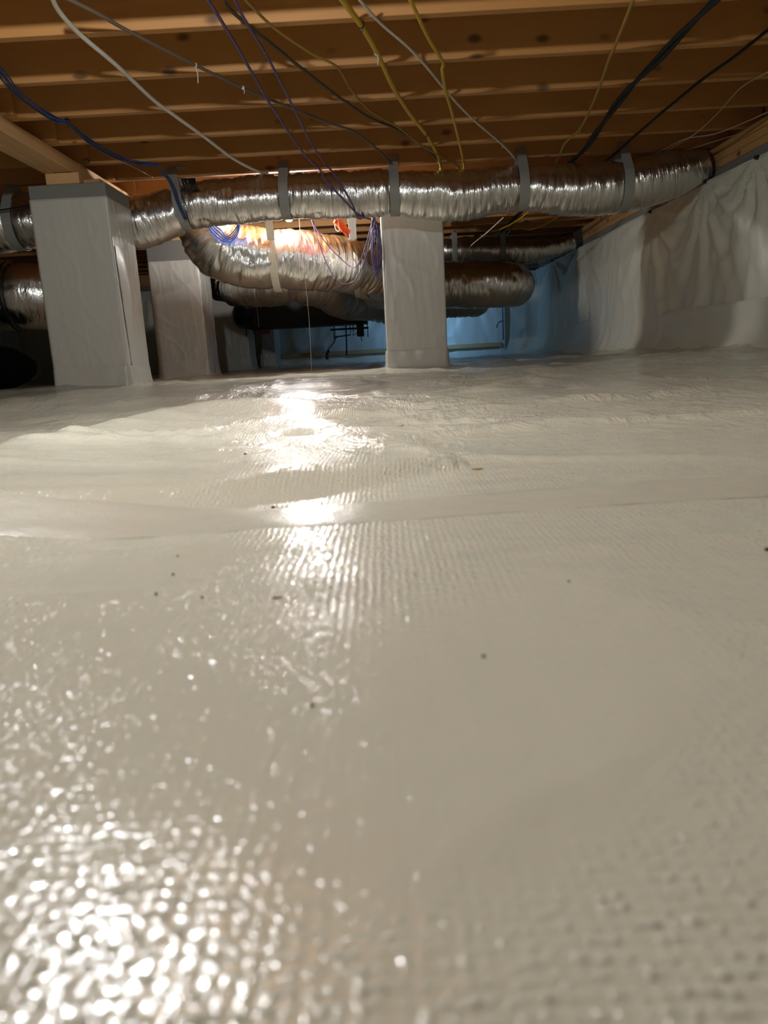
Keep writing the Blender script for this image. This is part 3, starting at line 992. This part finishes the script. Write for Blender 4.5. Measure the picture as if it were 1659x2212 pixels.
o = cable('electric_cable', 'thickest yellow cable, held with dark ties under the joists', ext('yellow_thick', 0.05, 0, 0.0), 0.0092, M_YELLOW)
tie(o, (-0.010, 2.748, 1.052), 0.0108, M_BLACKTAPE, 0.02)
tie(o, (0.284, 4.085, 1.052), 0.0108, M_BLACKTAPE, 0.02)
tie(o, (0.04, 2.99, 1.052), 0.0105, M_TIE, 0.04)
o = cable('electric_cable', 'thin whitish cable slanting right between the two yellow cables', ext('white_thin', 0.06, 0, 0.0), 0.005, M_WHITEC)
tie(o, (0.716, 4.375, 1.056), 0.0056, M_TIE, 0.02)
cable('electric_cable', 'yellow cable with a sharp kink at the second joist', ext('yellow_kink', 0.06, 0, 0.0), 0.0066, M_YELLOW)
o = cable('electric_cable', 'single yellow cable left of the twisted black pair', ext('yellow_right', 3.0, 0.0, 0.2), 0.0062, M_YELLOWD)
tie(o, (1.08, 4.15, 1.055), 0.006, M_YELLOWD, 0.03)
# twisted pair of black cables: two strands of one bundle
bb = empty('cable_bundle', (1.14, 3.2, 1.046), 'twisted pair of thick black cables right of the middle', 'cable')
Pb, Lb = spline(ext('black_bundle', 2.8, 0, 0.0), 160)
Tb, Nb, Bb = frames(Pb)
for ph in (0, math.pi):
    q = []
    for i in range(0, 160, 2):
        a = ph + i * 0.16
        q.append(tuple(Pb[i] + 0.008 * (math.cos(a) * Nb[i] + math.sin(a) * Bb[i])))
    tube('strand', q, 0.0085, M_BLACKC, bb, 220, 8)
cable('electric_cable', 'thin black cable nearest the right wall, right of the twisted pair', ext('black_thin', 0.2), 0.0062, M_BLACKC)
cable('electric_cable', 'faint pale wire alone above the end of the long duct', ext('pale_a', 0.05), 0.0026, M_PALEC)
cable('electric_cable', 'pale wire, upper one of the bunch over the duct end by the right wall', ext('pale_b', 0.5, 0, -.08), 0.0032, M_PALEC)
cable('electric_cable', 'tan wire, lower one of the bunch over the duct end by the right wall', ext('tan_b', 0.3, 0, -.05), 0.003, M_TANC)
cable('electric_cable', 'yellowish wire lying along the sill timber of the right wall', [(2.018, 4.0, 1.045), (2.012, 4.5, 1.02), (2.015, 4.95, 1.03)], 0.0035, M_YELLOWD)
cable('electric_cable', 'thin tan wire under the joist beside the blue bundle', CABLES['tan_short'], 0.0022, M_TANC)
# blue bundle: four strands tied together, dropping by the left strap
bl = empty('cable_bundle', (-1.3, 3.5, 1.045), 'bundle of blue cables sweeping in from the left edge to the left strap', 'cable')
for k in range(5):
    q = []
    for i, p in enumerate(CABLES['blue']):
        tight = 0.4 if i in (5, 9) else 1.0
        a = k * 1.3 + i * 0.5
        q.append((p[0] + 0.011 * tight * math.cos(a), p[1] + 0.02 * tight * math.sin(a * 1.7), p[2] - 0.006 + 0.009 * tight * math.sin(a)))
    e = (k - 2) * 0.004
    q += [(-1.172 + e, 4.47, 1.035), (-1.155 + e, 4.58, .99), (-1.128 + e, 4.588, .88), (-1.10 + e, 4.600, .80)]
    tube('strand', q, 0.0034, M_BLUE, bl, 110, 6)
tie(bl, CABLES['blue'][5], 0.013, M_BLACKTAPE, 0.03)
# short lengths seen beyond the long duct
cable('electric_cable', 'yellow cable hanging slack between joists beyond the long duct', [(1.28, 5.9, 1.055), (1.2, 6.5, 0.99), (1.05, 7.0, .97), (0.95, 7.35, 1.05)], 0.005, M_YELLOW)
cable('electric_cable', 'yellow cable, rightmost of those beyond the long duct', [(1.62, 5.9, 1.055), (1.55, 6.6, 1.01), (1.42, 7.1, .985), (1.3, 7.3, 1.05)], 0.005, M_YELLOW)
cable('electric_cable', 'thin yellow cable right behind the middle pillar top', [(0.62, 5.7, 1.055), (0.66, 6.4, 1.0), (0.72, 7.0, .99), (0.74, 7.4, 1.05)], 0.004, M_YELLOWD)
cable('cord', 'white string with a knot, slanting down beyond the long duct', [(0.985, 6.0, 0.93), (0.90, 6.3, 0.87), (0.79, 6.65, 0.80), (0.74, 6.8, 0.70)], 0.004, M_WHITEC, cat='string')
cable('cord', 'fine pale string hanging straight down before the fat duct', [(-0.505, 5.18, 1.06), (-0.51, 5.34, .9), (-0.508, 5.34, .70), (-0.492, 5.34, .26), (-0.50, 5.34, -.13)], 0.0012, M_WHITEC, 60, cat='string')
cable('electric_cable', 'thin black cable across the duct left of the nearest pillar', [(-2.9, 4.545, .86), (-2.3, 4.555, .885), (-1.95, 4.545, .915), (-1.8, 4.6, .93)], 0.0045, M_BLACKC)

# purple coil: loops hanging from one tie
pc = empty('cable_coil', (0.0, 4.97, 0.62), 'hank of purple cable hanging against the left edge of the middle pillar', 'cable')
for k in range(11):
    wv = 0.016 + 0.022 * rnd.random()
    zb = 0.44 + 0.09 * rnd.random()
    cx = 0.0 + rnd.uniform(-0.010, 0.012)
    cy = 5.0 + rnd.uniform(-0.03, 0.03)
    zt = 0.80 + rnd.uniform(-0.01, .01)
    q = []
    for t in np.linspace(0, 2 * math.pi, 15)[:-1]:
        q.append((cx + wv * math.sin(t) * (0.6 + 0.4 * (1 - math.cos(t)) / 2), cy + 0.02 * math.cos(t * 1 + k), zb + (zt - zb) * (0.5 + 0.5 * math.cos(t)) + .004 * math.sin(3 * t + k)))
    q.append(q[0])
    tube('loop', q, 0.0030, M_PURPLE, pc, 70, 6)
bm = tube_data([(-0.004, 4.99, .83), (-0.004, 4.99, .80), (-0.002, 4.99, .785)], 0.012, 6, 8)
join_tubes('cable_tie', [bm], M_PURPLE, pc)
tube('loop', [(-0.01, 4.97, .80), (-0.09, 5.2, .62), (-0.16, 5.36, .56), (-0.26, 5.40, .64), (-0.36, 5.40, .76), (-0.42, 5.36, .88), (-0.45, 5.2, 1.06)], 0.0032, M_PURPLE, pc, 60, 6)
tube('loop', [(-0.01, 4.97, .79), (-0.07, 5.15, .60), (-0.15, 5.35, .48), (-0.25, 5.38, .46), (-0.33, 5.40, .56), (-0.38, 5.40, .70), (-0.425, 5.36, .88), (-0.46, 5.2, 1.06)], 0.0032, M_PURPLE, pc, 60, 6)
tube('loop', [(-0.01, 4.99, .78), (-0.035, 5.02, .64), (-0.075, 5.03, .60), (-0.05, 5.03, .52), (-0.02, 5.02, .50)], 0.0028, M_PURPLE, pc, 40, 6)

# blue loops by the elbow
bc = empty('cable_coil', (-0.98, 5.4, 0.8), 'loops of bright blue cable hanging over the elbow of the fat duct', 'cable')
for k in range(4):
    e = k * 0.012
    q = [(-1.12 + e * .3, 5.175, 1.06), (-1.10 + e * .3, 5.178, .97), (-1.10 + e, 5.18, .86 + e * .3), (-1.05 + e, 5.18, .785 + e), (-0.98, 5.18, .745 + e * 0.9), (-0.915 - e * .3, 5.18, .78 + e), (-0.885 - e * .4, 5.18, .86), (-0.875 - e * .3, 5.18, .96), (-0.86 - e * .3, 5.175, 1.06)]
    tube('loop', q, 0.0038, M_BLUE2, bc, 50, 6)

# orange plug hanging from its lead
op = empty('cord_connector', (-0.22, 5.35, 0.82), 'orange cord connector hanging between the far bulb and the purple coil', 'connector')
tube('body', [(-0.262, 5.33, .872), (-0.235, 5.34, .842), (-0.205, 5.35, .808)], 0.026, M_ORANGE, op, n=16, seg=16)
tube('collar', [(-0.212, 5.347, .818), (-0.203, 5.351, .806), (-0.180, 5.36, .782)], 0.023, M_ORANGE, op, n=10, seg=16)
tube('lead', [(-0.26, 5.33, .87), (-0.31, 5.33, .93), (-0.36, 5.36, 1.0), (-0.38, 5.4, 1.055)], 0.006, M_ORANGE, op, n=24, seg=8)
tube('hanging_loop', [(-0.235, 5.30, 1.0), (-0.245, 5.305, .87), (-0.24, 5.33, .80), (-0.27, 5.36, .83), (-0.26, 5.36, 1.0)], 0.003, M_WHITEC, op, n=30, seg=6)


# ------------------------------------------------------------------ lamps
def bulb(loc, label, col, strength, jy, r=0.03, group=None):
    x, y, z = loc
    root = empty('light_bulb', (x, y, z), label, 'lamp', group)
    bm = bmesh.new()
    bmesh.ops.create_icosphere(bm, subdivisions=2, radius=r)
    for v in bm.verts:
        if v.co.z > 0:
            v.co.z *= 1.25
            v.co.x *= 1 - 0.35 * v.co.z / (r * 1.25); v.co.y *= 1 - 0.35 * v.co.z / (r * 1.25)
        v.co += Vector((x, y, z))
    bm_obj('glass', bm, emit_material('bulb_' + label.split()[0], col, strength), root, True)
    tube('socket', [(x, y, z + r * 1.1), (x, y, z + r * 1.5), (x, y, z + r * 2.0)], r * 0.62, M_SOCK, root, n=8, seg=14)
    if z + r * 2 < 1.05:
        tube('flex', [(x, y, z + r * 1.9), (x + 0.006, (y * 2 + jy) / 3, (z + 1.06) / 2 + r), (x, jy, 1.062)], 0.005, M_SOCK, root, n=10, seg=6)
    return root


bulb(NEAR_BULB, 'near lit bulb hung overhead just above the view', WARM, NEAR_L, 1.115)
bulb(FAR_BULB, 'far glowing bulb peeking out below the long duct', WARM_FAR, FAR_L, 5.175)
# added fill light, hidden behind the ducts, to turn the back wall blue
lx, ly, lz = COOL_FILL
wl = empty('fill_light', (lx, ly, lz), 'added blue fill light, unseen behind the ducts, facing the back wall', 'lamp')
box('housing', lx - 0.11, lx + 0.11, ly - 0.04, ly + 0.02, lz - 0.075, lz + 0.075, M_BLACK, wl, 0.008, 2)
box('fill_panel', lx - 0.095, lx + 0.095, ly + 0.018, ly + 0.024, lz - 0.06, lz + 0.06, emit_material('cool_fill_panel', COOL, COOL_L), wl, 0.0)
tube('bracket', [(lx, ly - 0.01, lz + 0.07), (lx, ly, lz + 0.3), (lx, ly, 1.0625)], 0.008, M_ROD, wl, n=8, seg=8)

# ------------------------------------------------------------------ litter on the sheet
def crumb(x, y, s, mat=M_DIRT, name='dirt_crumb', label=None, cat='dirt', group=None, long=1.0, rz=0.0):
    bm = bmesh.new()
    bmesh.ops.create_icosphere(bm, subdivisions=1, radius=1.0)
    for v in bm.verts:
        k = 1 + 0.35 * mn.noise((v.co.x * 2 + x * 30, v.co.y * 2 + y * 30, v.co.z * 2))
        v.co = Vector((v.co.x * s * long * k, v.co.y * s * k, v.co.z * s * 0.6 * k))
    o = bm_obj(name, bm, mat)
    o.location = (x, y, fh(x, y) + s * 0.45)
    o.rotation_euler = (0, 0, rz)
    return tag(o, label, cat, group)


crumb(0.106, 0.867, 0.0026, M_CHIP, 'wood_chip', 'pale wood chip on the sheet, nearer one of two', 'wood chip', 'wood chips on the sheet', 3.2, -0.2)
crumb(0.030, 1.465, 0.0030, M_CHIP, 'wood_chip', 'pale wood chip on the sheet, farther one of two', 'wood chip', 'wood chips on the sheet', 2.6, 0.3)
for (x, y, s, lb) in (
        (-0.115, 0.718, 0.0019, 'dark dirt crumb on the taped joint, left of the light streak'),
        (-0.197, 1.028, 0.0021, 'dark dirt crumb beyond the taped joint, left of the light streak'),
        (0.198, 0.697, 0.0014, 'dirt crumb right of the middle, just beyond the taped joint'),
        (-0.165, 0.551, 0.0011, 'farthest of the four small dirt crumbs left of the brown splinter'),
        (0.042, 0.337, 0.0011, 'dirt crumb nearest the camera right of the middle'),
        (-0.155, 0.502, .0012, 'second farthest of the four small dirt crumbs left of the splinter'),
        (-0.153, 0.455, .0012, 'leftmost of the small dirt crumbs, level with the brown splinter'),
        (-0.121, 0.446, .0011, 'small dirt crumb directly left of the brown splinter'),
        (0.108, 0.436, .001, 'faint dirt crumb right of the middle, nearer than the taped joint'),
        (0.253, 0.482, .0022, 'larger dirt crumb at the right edge of the view'),
        (-0.038, 0.296, .0011, 'blurred dirt crumb in the middle foreground, nearest of all')):
    crumb(x, y, s, M_DIRT, 'dirt_crumb', lb, 'dirt', 'dirt crumbs on the sheet')
crumb(-0.073, 0.439, 0.0010, M_RUST, 'wood_splinter', 'thin brown splinter lying on the white sheet', 'wood chip', None, 3.5, 0.1)
